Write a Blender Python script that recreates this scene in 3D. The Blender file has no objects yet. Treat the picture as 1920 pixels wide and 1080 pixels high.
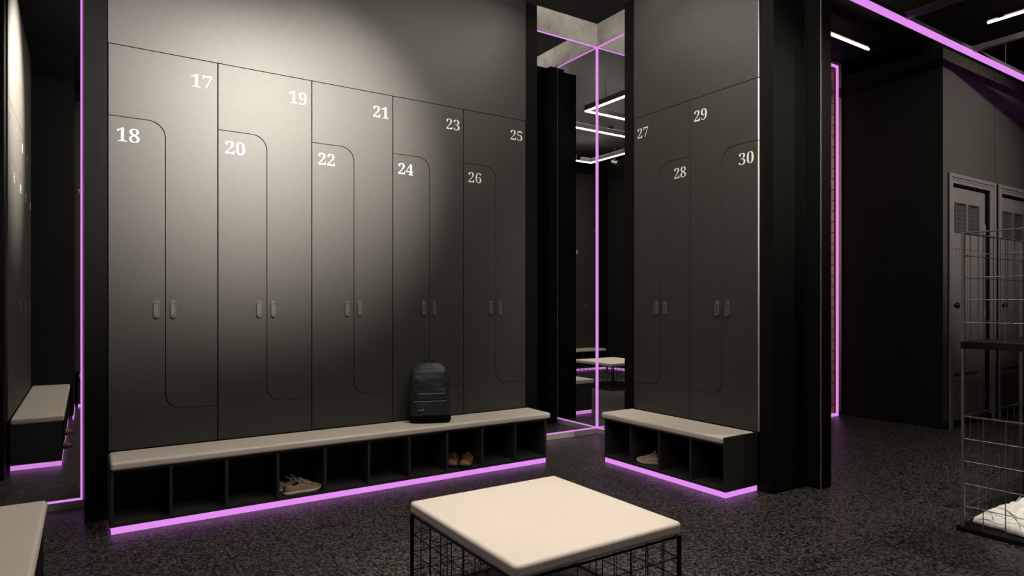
import bpy, bmesh, math, random
from mathutils import Vector, Matrix, noise
random.seed(7)
PI = math.pi
sc = bpy.context.scene
COL = sc.collection

# serif digit outlines: per contour (handle_l, point, handle_r)
DIGITS = {
 0: [[(.227,-0.007,.188,-0.007,.147,-0.007), (.115,.004,.091,.024,.066,.045), (.049,.074,.039,.111,.028,.148), (.023,.191,.023,.241,.023,.291), (.028,.334,.039,.371,.049,.407), (.066,.436,.091,.456,.115,.476), (.148,.486,.189,.486,.228,.486), (.259,.476,.283,.456,.307,.436), (.325,.407,.336,.370,.347,.333), (.353,.290,.353,.240,.353,.191), (.347,.147,.336,.110,.325,.074), (.307,.045,.283,.024,.259,.004)], [(.163,.037,.188,.037,.213,.037), (.229,.055,.237,.091,.245,.126), (.248,.176,.248,.240,.248,.304), (.245,.354,.237,.390,.229,.425), (.213,.443,.189,.443,.164,.443), (.147,.425,.139,.390,.131,.354), (.127,.304,.127,.240,.127,.176), (.131,.126,.139,.091,.147,.055)]],
 1: [[(.158,0,.065,0,.065,.012), (.065,.024,.065,.036,.084,.036), (.102,.036,.120,.036,.132,.036), (.140,.039,.146,.045,.151,.051), (.154,.063,.154,.079,.154,.191), (.154,.304,.154,.416,.137,.395), (.121,.378,.108,.365,.094,.352), (.081,.346,.067,.346,.056,.346), (.047,.350,.040,.359,.032,.368), (.028,.380,.028,.396,.042,.399), (.057,.405,.074,.412,.090,.419), (.110,.431,.132,.447,.147,.459), (.163,.471,.179,.482,.204,.482), (.229,.482,.254,.482,.254,.348), (.254,.214,.254,.079,.254,.065), (.256,.055,.261,.047,.265,.039), (.274,.036,.288,.036,.306,.036), (.324,.036,.343,.036,.343,.024), (.343,.012,.343,0,.250,0)]],
 2: [[(.129,0,.024,0,.024,.023), (.024,.046,.024,.069,.057,.103), (.090,.137,.123,.171,.151,.199), (.172,.224,.187,.245,.201,.267), (.212,.287,.218,.307,.223,.327), (.226,.348,.226,.371,.226,.397), (.222,.416,.212,.427,.203,.439), (.190,.445,.174,.445,.151,.445), (.135,.436,.126,.416,.117,.397), (.112,.368,.112,.329,.087,.329), (.066,.334,.050,.344,.034,.354), (.026,.371,.026,.396,.026,.412), (.032,.427,.043,.441,.054,.454), (.070,.466,.092,.474,.114,.482), (.141,.486,.174,.486,.224,.486), (.262,.476,.288,.456,.315,.436), (.328,.409,.328,.375,.328,.359), (.325,.344,.319,.329,.314,.314), (.304,.298,.291,.281,.278,.263), (.261,.243,.238,.220,.216,.197), (.188,.169,.154,.138,.132,.116), (.110,.095,.087,.074,.139,.074), (.192,.074,.244,.074,.258,.074), (.270,.078,.279,.086,.289,.094), (.296,.105,.300,.120,.301,.127), (.303,.134,.305,.141,.318,.141), (.331,.141,.345,.141,.343,.094), (.342,.047,.341,0,.235,0)]],
 3: [[(.186,-0.007,.163,-0.007,.130,-0.007), (.102,-0.003,.081,.005,.060,.012), (.044,.022,.034,.035,.024,.047), (.019,.060,.019,.074,.019,.091), (.025,.104,.036,.113,.047,.122), (.061,.126,.076,.126,.076,.098), (.084,.076,.099,.062,.114,.047), (.134,.040,.158,.040,.173,.040), (.187,.043,.199,.049,.212,.055), (.222,.065,.230,.079,.237,.094), (.241,.113,.241,.139,.241,.165), (.232,.186,.214,.202,.196,.219), (.171,.227,.137,.227,.123,.227), (.109,.227,.095,.227,.095,.241), (.095,.255,.095,.269,.110,.269), (.125,.269,.140,.269,.169,.269), (.190,.278,.204,.296,.218,.314), (.225,.338,.225,.367,.225,.392), (.220,.411,.211,.424,.201,.438), (.188,.445,.169,.445,.153,.445), (.141,.440,.133,.430,.124,.420), (.119,.407,.116,.391,.113,.375), (.111,.359,.111,.341,.084,.341), (.062,.346,.047,.356,.032,.365), (.024,.380,.024,.401,.024,.425), (.037,.445,.062,.461,.087,.478), (.124,.486,.173,.486,.221,.486), (.258,.477,.286,.458,.314,.439), (.328,.412,.328,.377,.328,.347), (.318,.322,.298,.301,.278,.281), (.254,.266,.225,.256,.243,.253), (.261,.247,.279,.238,.298,.229), (.313,.217,.326,.201,.338,.185), (.345,.164,.345,.138,.345,.111), (.339,.088,.329,.070,.319,.051), (.306,.036,.288,.025,.271,.014), (.252,.006,.230,.001,.209,-0.004)]],
 4: [[(.199,0,.121,0,.121,.012), (.121,.024,.121,.036,.127,.036), (.133,.036,.140,.036,.155,.036), (.168,.038,.179,.044,.189,.050), (.195,.063,.195,.084,.195,.098), (.195,.111,.195,.125,.133,.125), (.071,.125,.009,.125,.009,.139), (.009,.152,.009,.166,.072,.270), (.136,.375,.199,.480,.231,.480), (.262,.480,.293,.480,.293,.376), (.293,.273,.293,.169,.316,.169), (.339,.169,.363,.169,.363,.154), (.363,.140,.363,.125,.339,.125), (.316,.125,.293,.125,.293,.111), (.293,.098,.293,.084,.293,.063), (.298,.050,.309,.044,.320,.038), (.333,.036,.348,.036,.351,.036), (.354,.036,.357,.036,.357,.024), (.357,.012,.357,0,.278,0)], [(.086,.219,.056,.169,.102,.169), (.148,.169,.195,.169,.195,.208), (.195,.248,.195,.287,.195,.306), (.195,.328,.196,.351,.196,.373), (.198,.395,.199,.416,.197,.410), (.194,.403,.189,.394,.184,.385), (.179,.376,.174,.366,.168,.356), (.163,.346,.158,.338,.153,.329), (.149,.323,.146,.319,.116,.269)]],
 5: [[(.185,-0.007,.165,-0.007,.131,-0.007), (.104,-0.003,.084,.005,.064,.013), (.049,.023,.040,.035,.031,.048), (.027,.061,.027,.075,.027,.090), (.032,.102,.042,.109,.051,.117), (.064,.121,.081,.121,.081,.108), (.083,.096,.088,.083,.092,.071), (.100,.060,.111,.052,.122,.044), (.136,.040,.154,.040,.169,.040), (.183,.044,.195,.050,.208,.057), (.218,.068,.226,.083,.233,.099), (.237,.120,.237,.148,.237,.181), (.229,.206,.213,.223,.197,.239), (.175,.247,.146,.247,.129,.247), (.115,.246,.103,.243,.092,.241), (.081,.238,.071,.235,.061,.239), (.051,.243,.040,.247,.047,.325), (.055,.402,.062,.480,.146,.480), (.231,.480,.316,.480,.317,.439), (.318,.398,.319,.357,.306,.357), (.293,.357,.281,.357,.279,.365), (.277,.373,.275,.380,.274,.388), (.271,.394,.267,.399,.263,.403), (.255,.406,.244,.406,.198,.406), (.151,.406,.105,.406,.101,.364), (.098,.323,.094,.281,.101,.284), (.112,.286,.126,.288,.140,.290), (.154,.291,.168,.291,.220,.291), (.261,.279,.293,.256,.324,.232), (.340,.196,.340,.148,.340,.119), (.335,.094,.324,.075,.314,.055), (.300,.039,.282,.027,.265,.015), (.246,.007,.226,.001,.205,-0.004)]],
 6: [[(.248,-0.007,.197,-0.007,.164,-0.007), (.135,.001,.109,.018,.084,.034), (.065,.059,.051,.093,.037,.127), (.030,.170,.030,.222,.030,.259), (.034,.293,.042,.325,.050,.357), (.062,.385,.077,.409,.093,.433), (.113,.452,.137,.466,.161,.479), (.189,.486,.222,.486,.251,.486), (.274,.483,.291,.476,.308,.469), (.321,.460,.329,.449,.337,.437), (.340,.425,.340,.412,.340,.398), (.334,.386,.322,.376,.310,.365), (.289,.360,.260,.360,.260,.373), (.259,.387,.256,.400,.254,.414), (.249,.425,.243,.434,.237,.442), (.228,.447,.216,.447,.189,.447), (.168,.431,.152,.401,.137,.370), (.128,.326,.125,.269,.134,.276), (.146,.281,.161,.286,.176,.292), (.195,.294,.218,.294,.258,.294), (.291,.282,.315,.258,.340,.233), (.352,.199,.352,.155,.352,.107), (.339,.068,.313,.038,.286,.008)], [(.178,.038,.199,.038,.216,.038), (.229,.046,.239,.064,.249,.082), (.255,.110,.255,.148,.255,.185), (.249,.211,.238,.228,.227,.245), (.212,.253,.193,.253,.181,.253), (.168,.250,.154,.243,.140,.236), (.131,.229,.125,.221,.125,.156), (.133,.110,.147,.081,.161,.052)]],
 7: [[(.130,0,.111,0,.170,.135), (.230,.271,.289,.406,.231,.406), (.172,.406,.113,.406,.090,.406), (.077,.395,.074,.372,.073,.361), (.071,.350,.070,.338,.056,.338), (.043,.338,.030,.338,.031,.385), (.032,.433,.033,.480,.140,.480), (.246,.480,.353,.480,.353,.469), (.353,.458,.353,.447,.291,.298), (.230,.149,.168,0,.149,0)]],
 8: [[(.238,-0.007,.183,-0.007,.146,-0.007), (.116,-0.001,.091,.011,.067,.022), (.049,.038,.038,.057,.026,.077), (.020,.099,.020,.122,.020,.151), (.029,.175,.047,.193,.065,.211), (.089,.228,.119,.242,.092,.258), (.071,.276,.057,.296,.043,.315), (.036,.338,.036,.364,.036,.385), (.041,.405,.050,.423,.060,.442), (.077,.457,.099,.469,.122,.480), (.153,.486,.191,.486,.239,.486), (.275,.475,.299,.453,.322,.431), (.334,.403,.334,.369,.334,.342), (.326,.321,.310,.305,.294,.289), (.272,.274,.244,.260,.284,.241), (.313,.221,.330,.199,.347,.178), (.355,.154,.355,.127,.355,.085), (.340,.052,.310,.029,.280,.005)], [(.180,.293,.203,.283,.219,.292), (.231,.304,.239,.317,.246,.330), (.250,.348,.250,.370,.250,.383), (.247,.395,.243,.407,.238,.419), (.231,.428,.222,.436,.213,.443), (.201,.447,.187,.447,.169,.447), (.155,.440,.145,.426,.135,.411), (.130,.394,.130,.372,.130,.349), (.137,.331,.149,.318,.162,.305)], [(.164,.032,.187,.032,.210,.032), (.228,.039,.241,.055,.255,.071), (.262,.091,.262,.116,.262,.137), (.254,.156,.239,.170,.223,.185), (.198,.200,.164,.216,.149,.206), (.136,.193,.126,.178,.116,.163), (.111,.143,.111,.120,.111,.094), (.118,.072,.132,.056,.146,.040)]],
 9: [[(.187,-0.007,.152,-0.007,.126,-0.007), (.104,-0.003,.088,.004,.072,.012), (.060,.021,.053,.033,.046,.045), (.042,.057,.042,.069,.042,.079), (.045,.087,.050,.094,.056,.101), (.064,.105,.075,.107,.081,.087), (.091,.070,.103,.056,.116,.043), (.133,.036,.156,.036,.214,.036), (.246,.101,.251,.230,.241,.217), (.228,.207,.212,.198,.197,.189), (.178,.185,.155,.185,.117,.185), (.085,.197,.060,.220,.036,.244), (.024,.278,.024,.324,.024,.356), (.030,.384,.042,.409,.054,.433), (.072,.452,.095,.466,.118,.479), (.146,.486,.177,.486,.210,.486), (.239,.478,.264,.463,.289,.447), (.309,.423,.323,.390,.338,.356), (.345,.313,.345,.261,.345,.224), (.342,.189,.334,.157,.327,.124), (.316,.096,.301,.072,.285,.047), (.265,.028,.241,.014,.216,0)], [(.142,.233,.184,.233,.200,.233), (.213,.237,.224,.245,.236,.254), (.244,.265,.251,.278,.250,.335), (.244,.377,.231,.403,.218,.428), (.202,.441,.181,.441,.162,.441), (.147,.432,.137,.413,.126,.394), (.121,.365,.121,.328,.121,.265)]],
}


LAM_ROUGH = .56
LAM_SPEC = .5
RING_POWER = 88.
TUBE_POWER = 12.
EXPO = 0.
RING1 = [(2.88, 2.91, 3.14, 3.84), (1.9, 2.88, 3.14, 3.17)]
RING2 = [(.97, 1.0, .97, 2.54), (1.0, 2.75, 2.51, 2.54), (1.0, 2.75, .97, 1.0), (2.72, 2.75, 1.0, 2.51)]
SPA, SPC, SPS, SPL, SPD, SPR, SPF, SPE = 960, 2500, 270, 42, 540, 380, 150, 300
UP_POWER = 30.

# ------------------------------------------------------------------ materials
def new_mat(name, color=(.5, .5, .5), rough=.5, metal=0., spec=.5, emit=None, strength=1., **kw):
    m = bpy.data.materials.new(name); m.use_nodes = True
    b = m.node_tree.nodes['Principled BSDF']
    b.inputs['Base Color'].default_value = (*color, 1)
    b.inputs['Roughness'].default_value = rough
    b.inputs['Metallic'].default_value = metal
    b.inputs['Specular IOR Level'].default_value = spec
    if emit:
        b.inputs['Emission Color'].default_value = (*emit, 1)
        b.inputs['Emission Strength'].default_value = strength
    for k, v in kw.items():
        b.inputs[k].default_value = v
    return m

def nodes(m):
    return m.node_tree.nodes, m.node_tree.links, m.node_tree.nodes['Principled BSDF']

def noisy(m, c1, c2, scale=8., detail=4., bump=0., bscale=60., bdist=.002, lo=.35, hi=.65, rough=None):
    n, l, b = nodes(m)
    tc = n.new('ShaderNodeTexCoord')
    t = n.new('ShaderNodeTexNoise'); t.inputs['Scale'].default_value = scale; t.inputs['Detail'].default_value = detail
    r = n.new('ShaderNodeValToRGB')
    r.color_ramp.elements[0].position = lo; r.color_ramp.elements[0].color = (*c1, 1)
    r.color_ramp.elements[1].position = hi; r.color_ramp.elements[1].color = (*c2, 1)
    l.new(tc.outputs['Object'], t.inputs['Vector']); l.new(t.outputs['Fac'], r.inputs['Fac'])
    l.new(r.outputs['Color'], b.inputs['Base Color'])
    if bump:
        t2 = n.new('ShaderNodeTexNoise'); t2.inputs['Scale'].default_value = bscale; t2.inputs['Detail'].default_value = 3
        bp = n.new('ShaderNodeBump'); bp.inputs['Strength'].default_value = bump; bp.inputs['Distance'].default_value = bdist
        l.new(tc.outputs['Object'], t2.inputs['Vector']); l.new(t2.outputs['Fac'], bp.inputs['Height'])
        l.new(bp.outputs['Normal'], b.inputs['Normal'])
    return m

M = {}
M['laminate'] = noisy(new_mat('dark_laminate', (.045, .042, .038), LAM_ROUGH, 0, LAM_SPEC), (.033, .030, .026), (.037, .034, .029), 30, 4, .08, 500, .0004)
M['post'] = noisy(new_mat('black_panel', (.015, .014, .013), .6, 0, .06), (.0055, .0052, .0046), (.007, .0066, .0058), 20, 3, .05, 400, .0004)
M['carcass'] = noisy(new_mat('dark_carcass', (.03, .028, .026), .5, 0, .4), (.030, .029, .026), (.037, .035, .031), 14, 3, .05, 400, .0004)
M['gapblack'] = new_mat('recess_black', (.004, .004, .004), .8, 0, .1)
M['number'] = new_mat('white_number', (.93, .91, .88), .5)
M['handle'] = noisy(new_mat('brushed_metal', (.22, .2, .18), .45, .35), (.10, .092, .082), (.13, .12, .108), 60, 3)
M['chrome'] = new_mat('polished_steel', (.75, .73, .7), .15, 1)
M['cushion'] = noisy(new_mat('beige_leather', (.7, .62, .54), .42, 0, .5), (.75, .665, .58), (.765, .68, .595), 4, 3, .12, 260, .0005)
M['led'] = new_mat('purple_led', (.1, .05, .1), .5, 0, .2, (.76, .262, .87), 1.0)
M['lamp'] = new_mat('white_diffuser', (.8, .8, .8), .5, 0, .3, (1, .93, .82), RING_POWER)
M['uplight'] = new_mat('white_upper_diffuser', (.8, .8, .8), .5, 0, .3, (1, .93, .82), UP_POWER)
M['tube'] = new_mat('warm_tube', (.8, .8, .8), .5, 0, .3, (1, .88, .7), TUBE_POWER)
M['black_metal'] = new_mat('black_metal', (.012, .012, .012), .4, .3, .5)
M['grey_metal'] = noisy(new_mat('grey_painted_metal', (.2, .19, .18), .5, .2), (.17, .165, .155), (.23, .22, .21), 10, 3)
M['wire'] = new_mat('dark_wire', (.15, .14, .125), .38, .6)
M['wire_black'] = new_mat('black_wire', (.02, .02, .02), .4, .6)
M['mirror'] = new_mat('mirror_glass', (.86, .86, .85), .0, 1)
M['ceil'] = noisy(new_mat('dark_ceiling', (.03, .03, .03), .8, 0, .2), (.012, .0115, .011), (.017, .0165, .0155), 3, 4)
M['wallblack'] = noisy(new_mat('black_wall', (.02, .02, .02), .7, 0, .2), (.008, .008, .0075), (.011, .0105, .010), 3, 4)
M['wallgrey'] = noisy(new_mat('charcoal_wall', (.06, .055, .05), .6, 0, .3), (.062, .058, .050), (.070, .065, .057), 2, 4)
M['door'] = noisy(new_mat('door_paint', (.1, .09, .095), .4, 0, .5), (.185, .162, .162), (.205, .18, .18), 12, 4, .15, 120, .0006)
M['brown_strip'] = new_mat('brown_plaster', (.30, .17, .13), .7)
M['doorglass'] = new_mat('textured_glass', (.1, .1, .1), .12, .3, .6)
M['diamond'] = new_mat('ribbed_glass', (.20, .19, .18), .25, .7)
M['edge'] = new_mat('edge_highlight_paint', (.85, .82, .76), .5, 0)  # pale colour stands in for the highlight on the lit edges
M['rivet'] = new_mat('rivet_metal', (.5, .48, .46), .3, 1)

# concrete
m = new_mat('raw_concrete', (.3, .29, .27), .75, 0, .3); n, l, b = nodes(m)
tc = n.new('ShaderNodeTexCoord'); t = n.new('ShaderNodeTexNoise'); t.inputs['Scale'].default_value = 4.5; t.inputs['Detail'].default_value = 9; t.inputs['Roughness'].default_value = .7
r = n.new('ShaderNodeValToRGB'); r.color_ramp.elements[0].position = .3; r.color_ramp.elements[0].color = (.30, .285, .265, 1); r.color_ramp.elements[1].position = .7; r.color_ramp.elements[1].color = (.62, .59, .55, 1)
v = n.new('ShaderNodeTexVoronoi'); v.inputs['Scale'].default_value = 26; v.feature = 'SMOOTH_F1'
mm = n.new('ShaderNodeMapRange'); mm.inputs[1].default_value = .04; mm.inputs[2].default_value = .16; mm.inputs[3].default_value = .55; mm.inputs[4].default_value = 1
mx = n.new('ShaderNodeMix'); mx.data_type = 'RGBA'; mx.blend_type = 'MULTIPLY'; mx.inputs[0].default_value = 1
l.new(tc.outputs['Object'], t.inputs['Vector']); l.new(tc.outputs['Object'], v.inputs['Vector']); l.new(t.outputs['Fac'], r.inputs['Fac'])
l.new(v.outputs['Distance'], mm.inputs[0]); l.new(r.outputs['Color'], mx.inputs[6]); l.new(mm.outputs[0], mx.inputs[7]); l.new(mx.outputs[2], b.inputs['Base Color'])
bp = n.new('ShaderNodeBump'); bp.inputs['Strength'].default_value = .4; bp.inputs['Distance'].default_value = .004
l.new(t.outputs['Fac'], bp.inputs['Height']); l.new(bp.outputs['Normal'], b.inputs['Normal'])
M['concrete'] = m

# terrazzo / rough speckled floor
m = new_mat('speckled_floor', (.05, .05, .045), .35, 0, .35); n, l, b = nodes(m)
tc = n.new('ShaderNodeTexCoord')
v1 = n.new('ShaderNodeTexVoronoi'); v1.inputs['Scale'].default_value = 60; v1.inputs['Randomness'].default_value = 1
v2 = n.new('ShaderNodeTexVoronoi'); v2.inputs['Scale'].default_value = 56
t = n.new('ShaderNodeTexNoise'); t.inputs['Scale'].default_value = 68; t.inputs['Detail'].default_value = 5; t.inputs['Roughness'].default_value = .65
t3 = n.new('ShaderNodeTexNoise'); t3.inputs['Scale'].default_value = 1.6; t3.inputs['Detail'].default_value = 3
for x in (v1, v2, t, t3): l.new(tc.outputs['Object'], x.inputs['Vector'])
r = n.new('ShaderNodeValToRGB')
e = r.color_ramp.elements; e[0].position = .41; e[0].color = (.007, .0065, .006, 1); e[1].position = .64; e[1].color = (.185, .168, .145, 1)
e2 = r.color_ramp.elements.new(.5); e2.color = (.026, .024, .021, 1)
l.new(t.outputs['Fac'], r.inputs['Fac'])
# dark pits
sep = n.new('ShaderNodeSeparateColor'); l.new(v2.outputs['Color'], sep.inputs[0])
th = n.new('ShaderNodeMath'); th.operation = 'GREATER_THAN'; th.inputs[1].default_value = .74; l.new(sep.outputs[0], th.inputs[0])
ds = n.new('ShaderNodeMath'); ds.operation = 'LESS_THAN'; ds.inputs[1].default_value = .52; l.new(v2.outputs['Distance'], ds.inputs[0])
ml = n.new('ShaderNodeMath'); ml.operation = 'MULTIPLY'; l.new(th.outputs[0], ml.inputs[0]); l.new(ds.outputs[0], ml.inputs[1])
mx = n.new('ShaderNodeMix'); mx.data_type = 'RGBA'; l.new(ml.outputs[0], mx.inputs[0]); l.new(r.outputs['Color'], mx.inputs[6]); mx.inputs[7].default_value = (.002, .002, .002, 1)
# light chips
sep2 = n.new('ShaderNodeSeparateColor'); l.new(v1.outputs['Color'], sep2.inputs[0])
th2 = n.new('ShaderNodeMath'); th2.operation = 'GREATER_THAN'; th2.inputs[1].default_value = .90; l.new(sep2.outputs[1], th2.inputs[0])
mx2 = n.new('ShaderNodeMix'); mx2.data_type = 'RGBA'; l.new(th2.outputs[0], mx2.inputs[0]); l.new(mx.outputs[2], mx2.inputs[6]); mx2.inputs[7].default_value = (.09, .083, .075, 1)
l.new(mx2.outputs[2], b.inputs['Base Color'])
rr = n.new('ShaderNodeMapRange'); rr.inputs[3].default_value = .28; rr.inputs[4].default_value = .5; l.new(t3.outputs['Fac'], rr.inputs[0]); l.new(rr.outputs[0], b.inputs['Roughness'])
bp = n.new('ShaderNodeBump'); bp.inputs['Strength'].default_value = .35; bp.inputs['Distance'].default_value = .002
l.new(t.outputs['Fac'], bp.inputs['Height']); l.new(bp.outputs['Normal'], b.inputs['Normal'])
M['floor'] = m

# brick
m = new_mat('brown_brick', (.2, .1, .08), .75, 0, .3); n, l, b = nodes(m)
tc = n.new('ShaderNodeTexCoord'); mp = n.new('ShaderNodeMapping'); mp.inputs['Rotation'].default_value = (PI/2, 0, 0)
br = n.new('ShaderNodeTexBrick'); br.inputs['Color1'].default_value = (.40, .21, .16, 1); br.inputs['Color2'].default_value = (.32, .17, .13, 1); br.inputs['Mortar'].default_value = (.10, .05, .04, 1)
br.inputs['Scale'].default_value = 1; br.inputs['Brick Width'].default_value = .44; br.inputs['Row Height'].default_value = .115; br.inputs['Mortar Size'].default_value = .006
l.new(tc.outputs['Object'], mp.inputs['Vector']); l.new(mp.outputs['Vector'], br.inputs['Vector']); l.new(br.outputs['Color'], b.inputs['Base Color'])
bp = n.new('ShaderNodeBump'); bp.inputs['Strength'].default_value = .6; bp.inputs['Distance'].default_value = .005; bp.invert = True
l.new(br.outputs['Fac'], bp.inputs['Height']); l.new(bp.outputs['Normal'], b.inputs['Normal'])
M['brick'] = m

# fabrics
M['navy'] = noisy(new_mat('navy_nylon', (.03, .045, .06), .5, 0, .5), (.011, .018, .025), (.016, .025, .034), 25, 4, .5, 18, .004)
M['navy_dark'] = noisy(new_mat('black_base_fabric', (.006, .007, .008), .8, 0, .08), (.002, .0022, .0025), (.004, .0042, .0045), 20, 3, .4, 30, .003)
M['strap'] = new_mat('black_webbing', (.01, .011, .012), .7)
M['tan'] = new_mat('tan_zip', (.30, .25, .19), .5)
M['patch'] = new_mat('black_patch', (.008, .008, .006), .7)
M['patchred'] = new_mat('red_stitching', (.50, .16, .15), .7)
M['patchwhite'] = new_mat('cream_stitching', (.55, .5, .38), .7)
M['towel'] = noisy(new_mat('white_towel', (.8, .78, .74), .9, 0, .2), (.78, .76, .72), (.84, .82, .78), 40, 4, .5, 260, .002)
def shoe_mat(name, c1, c2): return noisy(new_mat(name, c1, .75, 0, .3), c1, c2, 22, 5, .4, 150, .0015)
M['shoe_taupe'] = shoe_mat('taupe_suede', (.22, .145, .095), (.33, .235, .165))
M['shoe_brown'] = shoe_mat('brown_suede', (.16, .075, .035), (.27, .145, .07))
M['shoe_beige'] = shoe_mat('beige_canvas', (.38, .29, .19), (.50, .40, .28))
M['sole_cream'] = noisy(new_mat('cream_rubber', (.6, .56, .48), .6), (.52, .48, .41), (.64, .6, .52), 20)
M['sole_dark'] = new_mat('dark_rubber', (.015, .013, .012), .7)
M['lining'] = new_mat('dark_lining', (.02, .013, .01), .9)
M['lace_light'] = new_mat('pale_lace', (.42, .38, .33), .8)
M['lace_dark'] = new_mat('dark_lace', (.07, .035, .025), .8)

# ------------------------------------------------------------------ mesh helpers
def obj(name, bm, mats, parent=None, loc=None, rz=None, smooth=False, bevel=0, seg=2, label=None):
    me = bpy.data.meshes.new(name)
    bmesh.ops.recalc_face_normals(bm, faces=bm.faces)
    bm.to_mesh(me); bm.free()
    if not isinstance(mats, (list, tuple)): mats = [mats]
    for x in mats: me.materials.append(x)
    o = bpy.data.objects.new(name, me); COL.objects.link(o)
    if parent: o.parent = parent
    if loc is not None: o.location = loc
    if rz is not None: o.rotation_euler = (0, 0, rz)
    if smooth:
        for p in me.polygons: p.use_smooth = True
    if bevel:
        md = o.modifiers.new('bevel', 'BEVEL'); md.width = bevel; md.segments = seg; md.limit_method = 'ANGLE'; md.angle_limit = math.radians(50)
        if seg > 2:
            for p in me.polygons: p.use_smooth = True
            md.harden_normals = True
    if label: o['label'] = label
    return o

def box(bm, x0, x1, y0, y1, z0, z1, mi=0):
    vs = [bm.verts.new(p) for p in ((x0,y0,z0),(x1,y0,z0),(x1,y1,z0),(x0,y1,z0),(x0,y0,z1),(x1,y0,z1),(x1,y1,z1),(x0,y1,z1))]
    for f in ((0,3,2,1),(4,5,6,7),(0,1,5,4),(1,2,6,5),(2,3,7,6),(3,0,4,7)):
        fc = bm.faces.new([vs[i] for i in f]); fc.material_index = mi
    return vs

def boxes(*bs):
    bm = bmesh.new()
    for b_ in bs: box(bm, *b_)
    return bm

def prism_xz(bm, pts, y0, y1, mi=0):
    """extrude a closed outline in the XZ plane from y0 to y1"""
    a = [bm.verts.new((x, y0, z)) for x, z in pts]; b_ = [bm.verts.new((x, y1, z)) for x, z in pts]
    k = len(pts)
    f1 = bm.faces.new(a); f2 = bm.faces.new(b_[::-1]); f1.material_index = f2.material_index = mi
    for i in range(k):
        f = bm.faces.new((a[i], b_[i], b_[(i+1) % k], a[(i+1) % k])); f.material_index = mi

def tube(bm, pts, r, seg=8, mi=0, closed=False):
    pts = [Vector(p) for p in pts]; rings = []
    nP = len(pts)
    for i, p in enumerate(pts):
        if closed: d = pts[(i+1) % nP] - pts[i-1]
        else: d = pts[min(i+1, nP-1)] - pts[max(i-1, 0)]
        d.normalize()
        up = Vector((0, 0, 1)) if abs(d.z) < .9 else Vector((1, 0, 0))
        s = d.cross(up).normalized(); u = s.cross(d)
        rr = r[i] if isinstance(r, (list, tuple)) else r
        rings.append([bm.verts.new(p + (s*math.cos(a) + u*math.sin(a))*rr) for a in [2*PI*j/seg + PI/seg for j in range(seg)]])
    for i in range(nP if closed else nP-1):
        A, B = rings[i], rings[(i+1) % nP]
        for j in range(seg):
            f = bm.faces.new((A[j], A[(j+1) % seg], B[(j+1) % seg], B[j])); f.material_index = mi
    if not closed:
        bm.faces.new(rings[0][::-1]).material_index = mi; bm.faces.new(rings[-1]).material_index = mi

def loft(bm, rings, cap=True, mi=0, closed=True):
    R = [[bm.verts.new(p) for p in ring] for ring in rings]
    k = len(R[0])
    for A, B in zip(R, R[1:]):
        for j in range(k if closed else k-1):
            f = bm.faces.new((A[j], A[(j+1) % k], B[(j+1) % k], B[j])); f.material_index = mi
    if cap:
        bm.faces.new(R[0][::-1]).material_index = mi; bm.faces.new(R[-1]).material_index = mi
    return R

def disc_lathe(bm, cx, cy, cz, prof, axis='y', seg=16, mi=0, dirn=-1):
    """prof: (radius, height) along axis (dirn)"""
    rings = []
    for r_, h_ in prof:
        ring = []
        for j in range(seg):
            a = 2*PI*j/seg
            if axis == 'y': ring.append((cx + r_*math.cos(a), cy + dirn*h_, cz + r_*math.sin(a)))
            elif axis == 'x': ring.append((cx + dirn*h_, cy + r_*math.cos(a), cz + r_*math.sin(a)))
            else: ring.append((cx + r_*math.cos(a), cy + r_*math.sin(a), cz + dirn*h_))
        rings.append(ring)
    loft(bm, rings, mi=mi)

def empty(name, label=None, cat=None, loc=(0, 0, 0), rz=0, group=None):
    o = bpy.data.objects.new(name, None); COL.objects.link(o)
    o.location = loc; o.rotation_euler = (0, 0, rz); o.empty_display_size = .1
    if label: o['label'] = label
    if cat: o['category'] = cat
    if group: o['group'] = group
    return o

def tag(o, label, cat, group=None):
    o['label'] = label; o['category'] = cat
    if group: o['group'] = group
    return o

def struct(name, bm, mat, loc=(0, 0, 0), rz=0, bevel=0, label=None, cat=None):
    o = obj(name, bm, mat, None, loc, rz, bevel=bevel); o['kind'] = 'structure'
    if label: o['label'] = label
    if cat: o['category'] = cat
    return o

# ------------------------------------------------------------------ dimensions
W = .5618           # width of one locker column
ZT = 2.645          # top of the doors
ZL = 2.246          # top of the low door
ZB = .587           # notch at the bottom
ZD = .379
BLK = 3.60          # top of the locker blocks
CEIL = 3.79
YA, XB = 4.2285, 3.591
YM, XM = 4.582, 3.957   # mirror planes
R = .09
SP = .2826

# ------------------------------------------------------------------ numbers
def number_mesh(txt, size):
    cu = bpy.data.curves.new('n', 'CURVE'); cu.dimensions = '2D'; cu.fill_mode = 'BOTH'; cu.resolution_u = 5; cu.extrude = .006 / size; cu.offset = -.0095
    xo = 0
    for ch in txt:
        for sp in DIGITS[int(ch)]:
            s = cu.splines.new('BEZIER'); s.bezier_points.add(len(sp)-1); s.use_cyclic_u = True
            for p, q in zip(s.bezier_points, sp):
                p.handle_left_type = p.handle_right_type = 'FREE'
                p.handle_left = (q[0]+xo, q[1], 0); p.co = (q[2]+xo, q[3], 0); p.handle_right = (q[4]+xo, q[5], 0)
        xo += .372
    ob = bpy.data.objects.new('n', cu); COL.objects.link(ob)
    dg = bpy.context.evaluated_depsgraph_get()
    me = bpy.data.meshes.new_from_object(ob.evaluated_get(dg))
    bpy.data.objects.remove(ob); bpy.data.curves.remove(cu)
    xs = [v.co.x for v in me.vertices]; x0, x1 = min(xs), max(xs)
    for v in me.vertices:
        x, y, z = v.co
        v.co = ((x - (x0+x1)/2)*size, -z*.12*size, (y - .24)*size)
    me.materials.clear(); me.materials.append(M['number'])
    return me, (x1-x0)*size

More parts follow.
